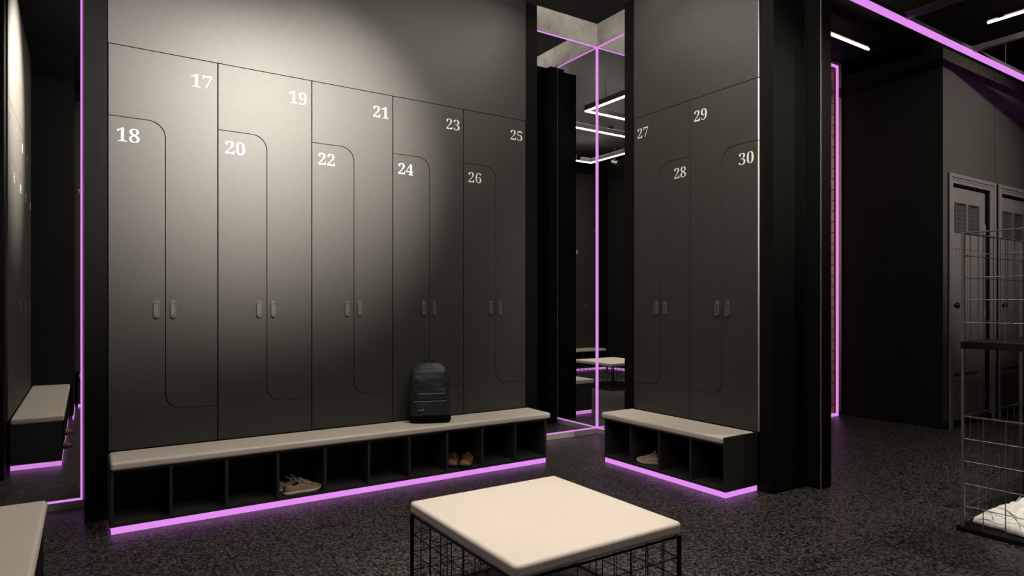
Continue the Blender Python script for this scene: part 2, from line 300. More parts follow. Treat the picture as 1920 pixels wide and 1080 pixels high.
def add_number(txt, parent, x_edge, side, z):
    me, w = number_mesh(txt, .162)
    cx = x_edge + w/2 if side == 'L' else x_edge - w/2
    o = bpy.data.objects.new('locker_number', me); COL.objects.link(o); o.parent = parent; o.location = (cx, -.0012, z)
    o['label'] = 'white serif number ' + txt
    return o

def handle(parent, x, z=1.165):
    bm = bmesh.new(); hw, hh = .0165, .052
    def stad(w_, h_, n_=8):
        pts = []
        for i in range(n_+1): a = PI*i/n_; pts.append((x + w_*math.cos(a), z + h_-w_ + w_*math.sin(a)))
        for i in range(n_+1): a = PI + PI*i/n_; pts.append((x + w_*math.cos(a), z - h_+w_ + w_*math.sin(a)))
        return pts
    A = [[(px, y, pz) for px, pz in stad(w_, h_)] for w_, h_, y in ((hw, hh, 0), (hw, hh, -.007), (hw-.003, hh-.003, -.0095), (hw-.0055, hh-.0055, -.0095), (hw-.007, hh-.007, -.007))]
    loft(bm, A)
    for dz in (hh-.016, -(hh-.016)):
        disc_lathe(bm, x, -.007, z+dz, [(.0042, 0), (.0042, .003), (.0025, .0046), (.0001, .005)], seg=10, mi=1)
    disc_lathe(bm, x, -.007, z-.018, [(.002, 0), (.002, .0015), (.0001, .002)], seg=8, mi=1)
    return obj('handle', bm, [M['handle'], M['chrome']], parent, bevel=0)

def arc(cx, cz, a0, a1, r=R, n_=10):
    return [(cx + r*math.cos(math.radians(a0 + (a1-a0)*i/n_)), cz + r*math.sin(math.radians(a0 + (a1-a0)*i/n_))) for i in range(n_+1)]

def locker(block, origin, rz, k, up, low, mirrored, label):
    """one locker column: body, an upper and a lower Z-shaped door"""
    o = empty('locker', label, 'locker', origin, rz, block)
    ca, sa = math.cos(rz), math.sin(rz)
    o.location = (origin[0] + ca*k*W, origin[1] + sa*k*W, 0)
    g, h = .0028, .0016
    obj('cabinet_body', boxes((.001, W-.001, .0195, .352, 0, ZT)), M['gapblack'], o)
    # doors in un-mirrored form: the low door top-left, the high door top-right
    uppts = [(g, ZL+h)] + arc(SP-h-R+2*h, ZL+h-R, 90, 0, R)  # concave corner of the high door
    uppts = [(g, ZT-h), (g, ZL+h)] + arc(SP+h-R, ZL+h-R, 90, 0) + arc(SP+h+R, ZB+h+R, 180, 270) + [(W-g, ZB+h), (W-g, ZT-h)]
    lopts = [(g, ZD), (g, ZL-h)] + arc(SP-h-R, ZL-h-R, 90, 0) + arc(SP-h+R, ZB-h+R, 180, 270) + [(W-g, ZB-h), (W-g, ZD)]
    for nm, pts, num, hx in (('upper_door', uppts, up, SP+.040), ('lower_door', lopts, low, SP-.046)):
        if mirrored: pts = [(W-x, z) for x, z in pts][::-1]; hx = W-hx
        bm = bmesh.new(); prism_xz(bm, pts, 0, .018)
        d = obj(nm, bm, M['laminate'], o, bevel=.0008, seg=1)
        handle(d, hx)
        right = (nm == 'upper_door') != mirrored
        add_number(num, d, W-.034 if right else .042, 'R' if right else 'L', 2.518 if nm == 'upper_door' else 2.146)
    if mirrored and k == 1:
        for z0, z1 in ((ZD, ZL-h), (ZL+h, ZT-h)):
            obj('edge_glint', boxes((W-.0021, W-.0012, .0005, .0175, z0, z1)), M['edge'], o, label='thin pale strip painted as a highlight on the door edge')  # added strips, painted pale as the glint on the dark door edge
    return o

def block(name, origin, rz, ncol, first, mirrored, lab, post0=.108, post1=.12, depth=.352, zt=BLK, tn=1):
    ca, sa = math.cos(rz), math.sin(rz)
    for k in range(ncol):
        a, b_ = str(first + 2*k), str(first + 2*k + 1)
        locker('locker columns on the ' + name, origin, rz, k, a, b_, mirrored, 'dark locker column with doors %s and %s, %s' % (a, b_, lab))
    L = ncol*W
    struct('trim_%d' % tn, boxes((-post0, -.002, .012, depth+.0, 0, zt)), M['post'], origin, rz, .001, 'black full-height end panel left of the lockers on the ' + name)
    struct('trim_%d' % (tn+1), boxes((L+.002, L+post1, .012, depth+.0, 0, zt)), M['post'], origin, rz, .001, 'black full-height end panel right of the lockers on the ' + name)
    struct('trim_%d' % (tn+2), boxes((0, L, 0, depth, ZT+.002, zt)), M['laminate'], origin, rz, .001, 'plain dark panel above the lockers on the ' + name)

def bench(label, origin, rz, x0, x1, ncell, endR=False, seatL=0., seatR=.03, D=.293, group='upholstered benches in front of the lockers'):
    """shoe bench along local X, its front at local y=-D"""
    o = empty('shoe_bench', label, 'bench', origin, rz, group)
    th = .016; zc = .330; T = .036
    bm = boxes((x0+th, x1-th, -D+.002, 0, .038, .056), (x0+th, x1-th, -.012, 0, .056, zc), (x0, x0+th, -D, 0, .038, zc if not endR or True else zc))
    obj('carcass', bm, M['carcass'], o)
    obj('end_panel', boxes((x1-th, x1, -D, .0, .038, .374 if endR else zc)), M['carcass'], o)
    if seatL == 0.: obj('end_panel', boxes((x0-.006, x0, -D+.01, .0, .038, .372)), M['carcass'], o)
    obj('top_board', boxes((x0+th, x1-th, -D+.004, -.012, zc-.012, zc)), M['carcass'], o)
    cw = (x1-x0)/ncell
    for i in range(1, ncell):
        xx = x0 + i*cw
        obj('divider', boxes((xx-th/2, xx+th/2, -D, -.012, .056, zc-.012)), M['carcass'], o)
    e = .0035
    led = boxes((x0+e, x1-e, -D+e, -D+.016, .002, .038), (x0+e, x0+.016, -D+.016, 0, .002, .038), (x1-.016, x1-e, -D+.016, 0, .002, .038))
    obj('led_strip', led, M['led'], o, label='glowing purple strip under the bench')
    cx0, cx1 = x0 - seatL, (x1-th-.001 if endR else x1+seatR)
    obj('seat_cushion', boxes((cx0, cx1, -D-.012, -.001, zc, .376)), M['cushion'], o, bevel=.016, seg=6, label='beige padded seat top')
    return o

# ------------------------------------------------------------------ the room
struct('floor', boxes((-3.2, 9.6, -3.2, 5.0, -.06, 0)), M['floor'])
struct('ceiling', boxes((-3.2, 9.6, -3.2, 5.0, CEIL, CEIL+.08)), M['ceil'])
struct('wall_back', boxes((-.95, 4.068, YM+.002, YM+.16, 0, CEIL)), M['concrete'])
struct('wall_right', boxes((XM+.002, 4.068, 2.397, YM+.002, 0, CEIL)), M['concrete'])
struct('wall_left', boxes((-.98, -.815, -.55, YM, 0, CEIL)), M['concrete'])
struct('wall_front', boxes((-.815, 2.6, -.60, -.474, 0, CEIL)), M['wallblack'])
# black cladding of the wall end beside the right lockers
struct('trim_20', boxes((XM-.002, XM+.002, 2.397, 2.5, 0, CEIL), (XM-.002, 4.069, 2.393, 2.397, 0, CEIL), (4.068, 4.072, 2.393, 4.7, 0, CEIL)), M['post'])
struct('trim_21', boxes((XM-.0035, XM-.0005, 2.390, 2.3955, 0, CEIL)), M['grey_metal'])
struct('trim_22', boxes((3.87, XM-.001, 3.84, 3.972, 0, 3.565)), M['post'])  # black stands in for shade on the concrete mirror border
# column in the corner behind the camera, left
struct('wall_column', boxes((-.812, -.107, .176, 1.075, .04, CEIL)), M['wallblack'])
tag(obj('led_strip', boxes((-.115, -.104, .18, 1.08, .002, .038)), M['led']), 'purple strip along the foot of the dark corner column', 'light strip')

# mirrors
def mirror(label, loc, rz, x0, x1, led_l=False, led_r=False):
    o = empty('tall_mirror', label, 'mirror', loc, rz, 'purple-edged wall mirrors')
    obj('glass', boxes((x0, x1, -.001, .0015, .045, 3.578)), M['mirror'], o)
    a = .007
    obj('led_strip', boxes((x0, x1, -a, -.001, .046, .056)), M['led'], o)
    obj('led_strip', boxes((x0, x1, -a, -.001, 3.565, 3.573)), M['led'], o)
    if led_l: obj('led_strip', boxes((x0, x0+.010, -.010, -.001, .058, 3.565)), M['led'], o)
    if led_r: obj('led_strip', boxes((x1-.010, x1, -.010, -.001, .058, 3.565)), M['led'], o)
    return o
mirror('tall mirror in the right corner beside the locker numbered 25', (0, YM, 0), 0, 3.05, XM-.001, led_r=True)
mirror('tall mirror on the corner wall beside the locker numbered 27', (XM, YM, 0), -PI/2, .0115, .60)
mirror('tall mirror at the far left beside the locker numbered 17', (0, YM, 0), 0, -.80, -.0165, led_r=True)
struct('skirting_1', boxes((2.9, XM, YM-.006, YM, 0, .044)), M['concrete']).name = 'baseboard_back'
struct('baseboard_right', boxes((XM-.006, XM, 3.98, YM-.006, 0, .044)), M['concrete'])
struct('baseboard_left', boxes((-.8, .02, YM-.004, YM+.002, 0, .044)), M['concrete'])

# locker blocks and benches
block('left wall', (.1018, YA, 0), 0, 5, 17, False, 'on the long brightly lit wall', tn=1)
bench('long beige-topped shoe bench below lockers 17 to 26', (.1018, YA, 0), 0, .004, 2.797, 10, seatL=0, seatR=.035)
block('right wall', (XB, 3.719, 0), -PI/2, 2, 27, True, 'right of the mirror corner', post0=.119, post1=.102, tn=4)
bench('short beige-topped shoe bench below lockers 27 to 30', (XB, 3.719, 0), -PI/2, .008, 1.118, 4, endR=True, seatL=.026, D=.313)
block('near left wall', (-.452, 1.235, 0), PI/2, 4, 9, False, 'seen sideways in the far left mirror', tn=7, depth=.36)
bench('beige-topped bench whose corner shows at the lower left edge', (-.452, 1.235, 0), PI/2, -.12, 2.095, 8, seatL=.0, seatR=.02, D=.305)
YD = -.12
block('wall behind', (2.137, YD, 0), PI, 4, 1, False, 'reflected far off in the corner mirror', tn=10, post1=.06)
bench('beige-topped bench seen small in the corner mirror', (2.137, YD, 0), PI, .01, 2.215, 8, seatL=.02, seatR=-.01, D=.293)

struct('trim_23', boxes((2*W, 2*W+.0008, .0005, .008, ZT+.004, BLK)), M['edge'], (XB, 3.719, 0), -PI/2)  # added pale line, the painted glint on the header panel's edge
# far part of the room: brick panel, partition, door wall
struct('wall_1', boxes((4.072, 6.86, 3.915, 4.05, 0, CEIL)), M['wallblack']).name = 'wall_brick_side'
bp_ = empty('brick_panel', 'tall brown brick panel edged by a purple light frame', 'panel', (0, 3.905, 0))
obj('brickwork', boxes((5.3, 6.69, -.005, .01, 0.0, 3.71)), M['brick'], bp_)
obj('frame', boxes((6.70, 6.79, -.03, .01, 0.04, 3.78), (5.3, 6.70, -.03, .01, 3.72, 3.78)), M['brown_strip'], bp_)
obj('led_strip', boxes((6.684, 6.710, -.045, -.031, .002, 3.735), (5.3, 6.684, -.045, -.031, 3.71, 3.735), (5.3, 6.684, -.045, -.031, .002, .034)), M['led'], bp_)
struct('wall_partition', boxes((6.818, 6.925, 3.031, 3.91, 0, 3.64), (6.818, 6.8184, 2.9, 3.031, 0, 3.64)), M['wallblack'])
struct('wall_upper', boxes((6.86, 9.6, 3.0, 3.1, 3.5, CEIL)), M['wallblack'])
struct('wall_end', boxes((9.45, 9.55, -3.2, 3.0, 0, CEIL)), M['wallblack'])
struct('wall_south', boxes((2.6, 9.55, -3.2, -3.1, 0, CEIL)), M['wallblack'])
# door wall with two openings
D0 = [(7.0, 7.85), (8.12, 8.97)]; DH = 2.365
bm = bmesh.new(); xx = 6.8185
for a, b_ in D0:
    box(bm, xx, a, 2.8985, 3.03, 0, 3.64); box(bm, a, b_, 2.9, 3.03, DH, 3.64); xx = b_
box(bm, xx, 9.45, 2.9, 3.03, 0, 3.64)
struct('wall_doors', bm, M['wallgrey'])
struct('trim_30', boxes((7.972, 7.976, 2.8965, 2.9, 2.47, 3.64)), M['gapblack'])
struct('trim_31', boxes((6.82, 9.45, 2.885, 2.9, 0, .06)), M['wallblack'])

def door(i, a, b_, label):
    o = empty('door_%d' % i, None, None, (a, 2.9, 0)); o['kind'] = 'structure'; o['label'] = label
    w = b_ - a; y = .05
    bm = boxes((.0, w-.012, y, y+.04, .006, DH-.012))
    # stiles and rails proud of the slab
    for q in ((.0, .145, .006, DH-.012), (w-.157, w-.012, .006, DH-.012), (.145, w-.157, 2.20, DH-.012), (.395, .44, 1.90, 2.2), (.145, w-.157, 1.74, 1.90), (.145, w-.157, .50, .56)):
        box(bm, q[0], q[1], y-.014, y, q[2], q[3])
    obj('door_leaf', bm, M['door'], o, bevel=.003)
    bm = bmesh.new(); n_ = 9; x0, x1 = .147, w-.159; s = (x1-x0)/n_
    for j in range(n_): box(bm, x0+j*s+.004, x0+(j+1)*s-.004, y-.008, y, .56, 1.74)
    obj('beadboard', bm, M['door'], o, bevel=.002)
    for (x0, x1) in ((.147, .393), (.442, w-.159)):
        bm = boxes((x0, x1, y-.003, y-.0005, 1.90, 2.20)); 
        g = obj('window_pane', bm, M['doorglass'], o, label='dark diamond-textured pane')
        bm = bmesh.new(); nx, nz = 5, 7
        for p in range(nx):
            for q in range(nz):
                cx = x0 + (x1-x0)*(p+.5)/nx; cz = 1.905 + .29*(q+.5)/nz; rx, rz_ = (x1-x0)/nx*.46, .29/nz*.46
                vs = [bm.verts.new(v) for v in ((cx-rx, y-.004, cz), (cx, y-.004, cz-rz_), (cx+rx, y-.004, cz), (cx, y-.004, cz+rz_), (cx, y-.014, cz))]
                for t_ in range(4): bm.faces.new((vs[t_], vs[(t_+1) % 4], vs[4]))
        obj('diamond_pattern', bm, M['diamond'], g)
        fr = boxes((x0, x0+.012, y-.022, y-.0, 1.90, 2.2), (x1-.012, x1, y-.022, y, 1.90, 2.2), (x0+.012, x1-.012, y-.022, y, 2.188, 2.2), (x0+.012, x1-.012, y-.022, y, 1.9, 1.912))
        obj('pane_frame', fr, M['handle'], o)
    obj('kick_plate', boxes((.0, w-.012, y-.016, y-.0141, .012, .47)), M['door'], o)
    bm = bmesh.new()
    for j in range(15):
        for xr in (.045, .10, w-.13, w-.06): disc_lathe(bm, xr, y-.016, .03+j*.05 if xr in (.045, w-.06) else .03+j*.03, [(.005, 0), (.004, .003), (.0001, .004)], seg=6)
    for j in range(14): disc_lathe(bm, .06+j*.052, y-.016, .452, [(.005, 0), (.004, .003), (.0001, .004)], seg=6)
    for dz in (0, .13, .30):
        for dx in (.02, .06, .10): disc_lathe(bm, .02+dx, y-.015, .98+dz, [(.005, 0), (.004, .003), (.0001, .004)], seg=6)
    obj('rivets', bm, M['rivet'], o)
    bm = bmesh.new(); disc_lathe(bm, .075, y-.014, 1.18, [(.026, 0), (.026, .006), (.011, .01), (.010, .03), (.026, .042), (.031, .055), (.026, .068), (.0001, .072)], seg=20)
    obj('door_knob', bm, M['black_metal'], o, smooth=True)
    obj('latch_plate', boxes((.055, .095, y-.017, y-.014, 1.07, 1.28)), M['black_metal'], o)
    for hz in (1.97, 1.10, .25):
        bm = bmesh.new(); tube(bm, [(w-.012, y-.018, hz-.05), (w-.012, y-.018, hz+.05)], .007, 8)
        obj('hinge', bm, M['chrome'], o)
    # moulded casing
    bm = bmesh.new()
    for d0, d1, yy in ((0, .09, -.016), (.055, .09, -.028), (.03, .042, -.022)):
        box(bm, -d1, -d0, yy, 0, 0, DH+d1); box(bm, w+d0, w+d1, yy, 0, 0, DH+d1); box(bm, -d0, w+d0, yy, 0, DH+d0, DH+d1)
    obj('door_casing', bm, M['door'], o, bevel=.003)
    obj('door_jamb', boxes((-.0005, .004, .0, .13, 0, DH), (w-.006, w+.0005, .0, .13, 0, DH), (.004, w-.006, 0, .13, DH-.008, DH), (.0, w, .112, .13, 0, DH-.008)), M['post'], o)
door(1, *D0[0], 'grey-mauve panelled door with two diamond panes beside the black partition')
door(2, *D0[1], 'grey-mauve panelled door cut by the right edge of the picture')

# ------------------------------------------------------------------ lamps
def ring(name, label, segs, z, rods):
    """pendant linear lamp: rectangular housing with glowing underside; segs = list of (x0,x1,y0,y1)"""
    o = empty(name, label, 'pendant lamp', (segs[0][0], segs[0][2], z), 0, 'white linear pendants')
    X, Y = segs[0][0], segs[0][2]
    S = [(a-X, b_-X, c-Y, d-Y) for a, b_, c, d in segs]
    bm = bmesh.new()
    for s in S: box(bm, *s, .014, .075)
    obj('housing', bm, M['grey_metal'], o)
    bm = bmesh.new()
    for s in S: box(bm, s[0]+.002, s[1]-.002, s[2]+.002, s[3]-.002, 0, .0145)
    obj('diffuser', bm, M['lamp'], o, label='glowing white diffuser')
    bm = bmesh.new()
    for s in S: box(bm, s[0]+.006, s[1]-.006, s[2]+.006, s[3]-.006, .0745, .0775)
    obj('upper_diffuser', bm, M['uplight'], o, label='glowing white upper diffuser')
    for rx, ry in rods:
        bm = bmesh.new(); tube(bm, [(rx-X, ry-Y, .075), (rx-X, ry-Y, CEIL-z)], .003, 6)
        obj('suspension_rod', bm, M['black_metal'], o)
t_ = .045
ring('pendant_lamp', 'white angled pendant lamp nearest the camera in the corner mirror', RING1, 3.5, [(2.895, 3.5), (2.2, 3.155)])
ring('pendant_lamp', 'white square pendant lamp lower down in the corner mirror', RING2, 3.5, [(.985, 1.7), (2.5, .985), (1.7, 2.525), (2.3, 2.525)])

def pipe_lamp(label, p0, p1, lit0, lit1):
    """thin black pipe carrying a warm glowing tube; p0->p1 total, lit0..lit1 lit fraction"""
    p0, p1 = Vector(p0), Vector(p1); o = empty('tube_lamp', label, 'tube lamp', p0, 0, 'warm ceiling tubes')
    d = p1-p0
    bm = bmesh.new(); tube(bm, [(0, 0, .028), d + Vector((0, 0, .028))], .014, 10)
    obj('housing', bm, M['black_metal'], o)
    bm = bmesh.new(); tube(bm, [d*lit0, d*lit1], .010, 10)
    obj('glowing_tube', bm, M['tube'], o)
    for f in (.1, .86):
        bm = bmesh.new(); tube(bm, [d*f + Vector((0, 0, .04)), d*f + Vector((0, 0, CEIL-p0.z))], .004, 6)
        obj('suspension_rod', bm, M['black_metal'], o)
        bm = bmesh.new(); q = d*f; tube(bm, [q - d.normalized()*.02 + Vector((0, 0, .025)), q + d.normalized()*.02 + Vector((0, 0, .025))], .022, 10)
        obj('clamp', bm, M['black_metal'], o)
pipe_lamp('warm tube lamp left of the purple ceiling line', (4.5, 3.195, 3.55), (6.46, 3.195, 3.55), .02, .79)
pipe_lamp('warm tube lamp at the top right corner of the picture', (6.31, 2.44, 3.55), (6.31, .5, 3.55), .05, .98)

# suspended grid with purple line
g_ = empty('suspended_track_grid', 'grey suspended ceiling grid with a bright purple line along its edge', 'ceiling grid', (4.3, 2.635, 3.5))
obj('main_rail', boxes((0, 5.1, -.012, .012, .0, .036)), M['grey_metal'], g_)
obj('led_strip', boxes((0, 5.1, -.016, .02, -.036, -.0)), M['led'], g_)
for i, bx in enumerate((.0, 1.235, 2.47, 3.70)):
    obj('cross_rail', boxes((bx-.022, bx+.022, -3.4, -.0125, -.004, .045)), M['grey_metal'], g_)
for bx in (.6, 3.2):
    bm = bmesh.new(); tube(bm, [(bx, 0, .036), (bx, 0, CEIL-3.5)], .004, 6)
    obj('suspension_rod', bm, M['grey_metal'], g_)

# ------------------------------------------------------------------ wire stool
def wire_box(bm, x0, x1, y0, y1, z0, z1, nx, nz, r=.0020, sides='nsew'):
    def grid(pt, n_):
        for i in range(n_+1):
            f = i/n_; tube(bm, [pt(f, 0), pt(f, 1)], r, 5)
        for j in range(nz+1):
            f = j/nz; tube(bm, [pt(0, f), pt(1, f)], r, 5)
    L = lambda a, b_, f: a + (b_-a)*f
    if 's' in sides: grid(lambda u, v: (L(x0, x1, u), y0, L(z0, z1, v)), nx)
    if 'n' in sides: grid(lambda u, v: (L(x0, x1, u), y1, L(z0, z1, v)), nx)
    if 'w' in sides: grid(lambda u, v: (x0, L(y0, y1, u), L(z0, z1, v)), nx)
    if 'e' in sides: grid(lambda u, v: (x1, L(y0, y1, u), L(z0, z1, v)), nx)

sx, sy, st = .378, .400, .376
s = empty('wire_stool', 'large square beige-topped stool on a black wire cage in the foreground', 'stool', (1.505, 2.092, 0))
obj('seat_cushion', boxes((-sx, sx, -sy, sy, st-.05, st)), M['cushion'], s, bevel=.016, seg=6)
hx, hy = sx-.008, sy-.008
bm = bmesh.new()
for z in (st-.056, .008):
    tube(bm, [(-hx, -hy, z), (hx, -hy, z)], .005, 6); tube(bm, [(-hx, hy, z), (hx, hy, z)], .005, 6)
    tube(bm, [(-hx, -hy, z), (-hx, hy, z)], .005, 6); tube(bm, [(hx, -hy, z), (hx, hy, z)], .005, 6)
obj('frame', bm, M['wire_black'], s)
for cx in (-hx, hx):
    for cy in (-hy, hy):
        obj('leg', boxes((cx-.006, cx+.006, cy-.006, cy+.006, 0, st-.052)), M['wire_black'], s)
for sd in 'nsew':
    bm = bmesh.new(); wire_box(bm, -hx, hx, -hy, hy, .01, st-.058, 9, 4, .0022, sd)
    obj('wire_panel', bm, M['wire_black'], s)

# ------------------------------------------------------------------ basket racks
def rack(x, y, label):
    """two-tier wire basket rack; (x,y) = its far left corner, it runs toward +x and -y"""
    o = empty('wire_basket_rack', label, 'basket rack', (x, y, 0), 0, 'wire basket racks at the right edge')
    w, d = .775, .775
    for px in (.004, w-.004):
        for py in (-.004, -d+.004):
            obj('post', boxes((px-.007, px+.007, py-.007, py+.007, 0.0, 1.575)), M['wire'], o)
    obj('base_tray', boxes((-.02, w+.02, -d-.02, .02, .0, .025)), M['post'], o, bevel=.003)
    obj('middle_tray', boxes((-.006, w+.006, -d-.006, .006, .962, 1.0)), M['post'], o, bevel=.003)
    for z0, z1 in ((.134, .605), (1.10, 1.571)):
        for sd in 'nsew':
            bm = bmesh.new()
            wire_box(bm, 0, w, -d, 0, z0, z1, 8, 4, .0023, sd)
            # wires run down to the tray
            zt_ = .025 if z0 < 1 else 1.0
            for i in range(9):
                f = i/8
                p = {'s': (w*f, -d), 'n': (w*f, 0), 'w': (0, -d*f), 'e': (w, -d*f)}[sd]
                tube(bm, [(*p, zt_), (*p, z0)], .0023, 5)
            a, b_ = {'s': ((0, -d), (w, -d)), 'n': ((0, 0), (w, 0)), 'w': ((0, -d), (0, 0)), 'e': ((w, -d), (w, 0))}[sd]
            tube(bm, [(*a, z1), (*b_, z1)], .0042, 6)
            obj('wire_panel', bm, M['wire'], o)
    return o
rack(3.87, 1.554, 'two-tier wire basket rack holding white towels, at the right edge')
rack(4.70, 1.58, 'second wire basket rack, mostly hidden behind the one with towels')

def crumpled(label, x, y, z, sx_, sy_, h, seed, rz):
    bm = bmesh.new(); N = 46; off = Vector((seed*3.1, seed*1.7, 0)); top = {}; bot = {}
    for i in range(N+1):
        for j in range(N+1):
            u, v = i/N*2-1, j/N*2-1
            ang = math.atan2(v, u); rr = max(abs(u), abs(v))
            edge = 1 + .22*noise.noise(Vector((math.cos(ang)*1.3, math.sin(ang)*1.3, seed)))
            px, py = u*sx_*edge, v*sy_*edge
            q = Vector((u*1.5, v*1.5, 0)) + off
            fold = 1 - 2.2*abs(noise.noise(q*1.3 + Vector((v*1.2, u*.3, 0)))) + .5*(.5 - abs(noise.noise(q*3.3)))
            dome = max(0, 1 - rr**2.6)
            hh = (.34 + .42*fold + .35*(1-((u-.1)**2 + v*v)*.5)) * h * (dome**.55) + .004
            top[i, j] = bm.verts.new((px, py, hh))
            bot[i, j] = bm.verts.new((px*.97, py*.97, 0))
    for i in range(N):
        for j in range(N):
            bm.faces.new((top[i, j], top[i+1, j], top[i+1, j+1], top[i, j+1])); bm.faces.new((bot[i, j], bot[i, j+1], bot[i+1, j+1], bot[i+1, j]))
    for i in range(N):
        for A in (((i, 0), (i+1, 0)), ((i, N), (i+1, N)), ((0, i), (0, i+1)), ((N, i), (N, i+1))):
            bm.faces.new((top[A[0]], top[A[1]], bot[A[1]], bot[A[0]]))
    o = obj('towel', bm, M['towel'], None, (x, y, z), rz, smooth=True)
    return tag(o, label, 'towel')
crumpled('crumpled white towel thrown in the lower wire basket', 4.235, 1.330, .026, .31, .165, .125, 3, math.radians(-12))
crumpled('smaller flat white towel in front of the crumpled one in the lower basket', 4.15, 1.075, .026, .15, .055, .05, 8, -.1)
for i in range(5):
    bm = bmesh.new(); th = .088
    pr = [(-.15, 0), (.135, 0), (.15, .018), (.155, th/2), (.15, th-.018), (.135, th), (-.15, th), (-.15, th*.72), (.10, th*.68), (.10, th*.62), (-.15, th*.6), (-.15, th*.4), (.10, th*.36), (.10, th*.32), (-.15, th*.3)]
    prism_xz(bm, pr, -.16, .16)
    o = obj('folded_towel', bm, M['towel'], None, (4.355 + random.uniform(-.004, .004), 1.20, 1.001 + i*(th+.001)), 0, bevel=.006, seg=3)
    tag(o, 'thick folded white towel, %s of the stack in the upper wire basket' % ('lowest', 'second from the bottom', 'middle one', 'second from the top', 'topmost')[i], 'towel', 'folded towels in the upper basket')

# ------------------------------------------------------------------ shoes
def lerp_tab(t, tab):
    for (a, va), (b_, vb) in zip(tab, tab[1:]):
        if t <= b_:
            f = (t-a)/(b_-a) if b_ > a else 0; f = f*f*(3-2*f)*.5 + f*.5
            return va + (vb-va)*f
    return tab[-1][1]

def shoe(label, loc, rz, upper, sole, lace, L=.255, wscale=1., group=None, roll=False):
    """toe toward local +X"""
    o = empty('sneaker', label, 'shoe', loc, rz, group)
    Wt = [(0, .020), (.04, .030), (.15, .034), (.35, .033), (.55, .040), (.75, .045), (.9, .036), (.97, .022), (1, .008)]
    Ht = [(0, .036), (.03, .053), (.10, .056), (.24, .047), (.34, .053), (.42, .062), (.5, .056), (.62, .046), (.76, .036), (.88, .031), (.96, .024), (1, .010)]
    zs = .016; NR = 34; K = 20
    bm = bmesh.new(); rings = []
    for i in range(NR+1):
        t = i/NR; x = t*L; w_ = lerp_tab(t, Wt)*wscale; h_ = lerp_tab(t, Ht); ring_ = []
        dip = 0.
        if .05 < t < .40: dip = .018*math.sin(PI*(t-.05)/.35)**.6
        for j in range(K+1):
            a = PI*j/K; cx, sz = math.cos(a), math.sin(a)
            yy = w_*math.copysign(abs(cx)**.75, cx)*(1 - .22*sz); zz = h_*sz**.62
            if abs(cx) < .62 and dip: zz -= dip*(1-(abs(cx)/.62)**4)
            ring_.append((x, yy, zs - .004 + zz))
        rings.append(ring_)
    Rr = loft(bm, rings, cap=False, closed=False)
    bm.faces.new(Rr[0][::-1]); bm.faces.new(Rr[-1])
    # dark lining faces in the opening
    for f in bm.faces:
        c = f.calc_center_median()
        if .05*L < c.x < .385*L and abs(c.y) < .016*wscale and len(f.verts) == 4: f.material_index = 1
    obj('upper', bm, [upper, M['lining']], o, smooth=True)
    bm = bmesh.new(); rings = []
    for z, gr in ((0, -.003), (.004, .001), (.013, .003), (.019, .0005)):
        ring_ = []
        for j in range(60):
            a = 2*PI*j/60; t = .5 - .5*math.cos(a); w_ = (lerp_tab(t, Wt)*wscale + gr)*(1 if math.sin(a) >= 0 else -1)
            if t < .001 or t > .999: w_ = 0
            zz = z + (.010*max(0, (t-.72)/.28)**2 if z < .02 else .004*max(0, (t-.72)/.28)**2)
            ring_.append((t*L + (gr if t > .5 else -gr), w_, zz))
        rings.append(ring_)
    loft(bm, rings)
    obj('sole', bm, sole, o, smooth=True)
    bm = bmesh.new()
    for k in range(5):
        t = .45 + k*.062; x = t*L; h_ = lerp_tab(t, Ht) + zs; w_ = lerp_tab(t, Wt)*.46
        tube(bm, [(x-.004, -w_, h_-.008), (x, -w_*.5, h_+.0005), (x+.003, w_*.5, h_+.0005), (x+.004, w_, h_-.008)], .0022, 6)
    for sgn in (-1, 1):
        x = .44*L; h_ = lerp_tab(.44, Ht) + zs
        tube(bm, [(x, 0, h_+.002), (x-.004, sgn*.010, h_+.012), (x+.010, sgn*.024, h_+.006), (x+.018, sgn*.030, h_-.008)], .0018, 5)
        tube(bm, [(x, 0, h_+.002), (x+.012, sgn*.014, h_+.004), (x+.03, sgn*.028, h_-.016)], .0016, 5)
    obj('laces', bm, lace, o)
    for sgn in (-1, 1):
      bm = bmesh.new()
      for k in range(6):
        t = .44 + k*.056; x = t*L; h_ = lerp_tab(t, Ht) + zs; w_ = lerp_tab(t, Wt)*wscale
        vy, vz = sgn*w_*.66, h_ - .0125
        tube(bm, [(x, vy*.86, vz-.002), (x, vy*1.12, vz+.002)], .0026, 8)
      obj('eyelet_row', bm, M['lining'], o)
    bm = bmesh.new(); rings = []
    for i in range(7):
        f = i/6; x = L*(.37 + .05*f); zt2 = zs + .044 + .024*math.sin(PI/2*(1-f)) ; rings.append([(x - .020*(1-f), yy, zt2 - 14*yy*yy) for yy in (-.018, -.009, 0, .009, .018)])
    loft(bm, rings, cap=False, closed=False)
    tg = obj('tongue', bm, upper, o, smooth=True); md = tg.modifiers.new('s', 'SOLIDIFY'); md.thickness = .004
    return o

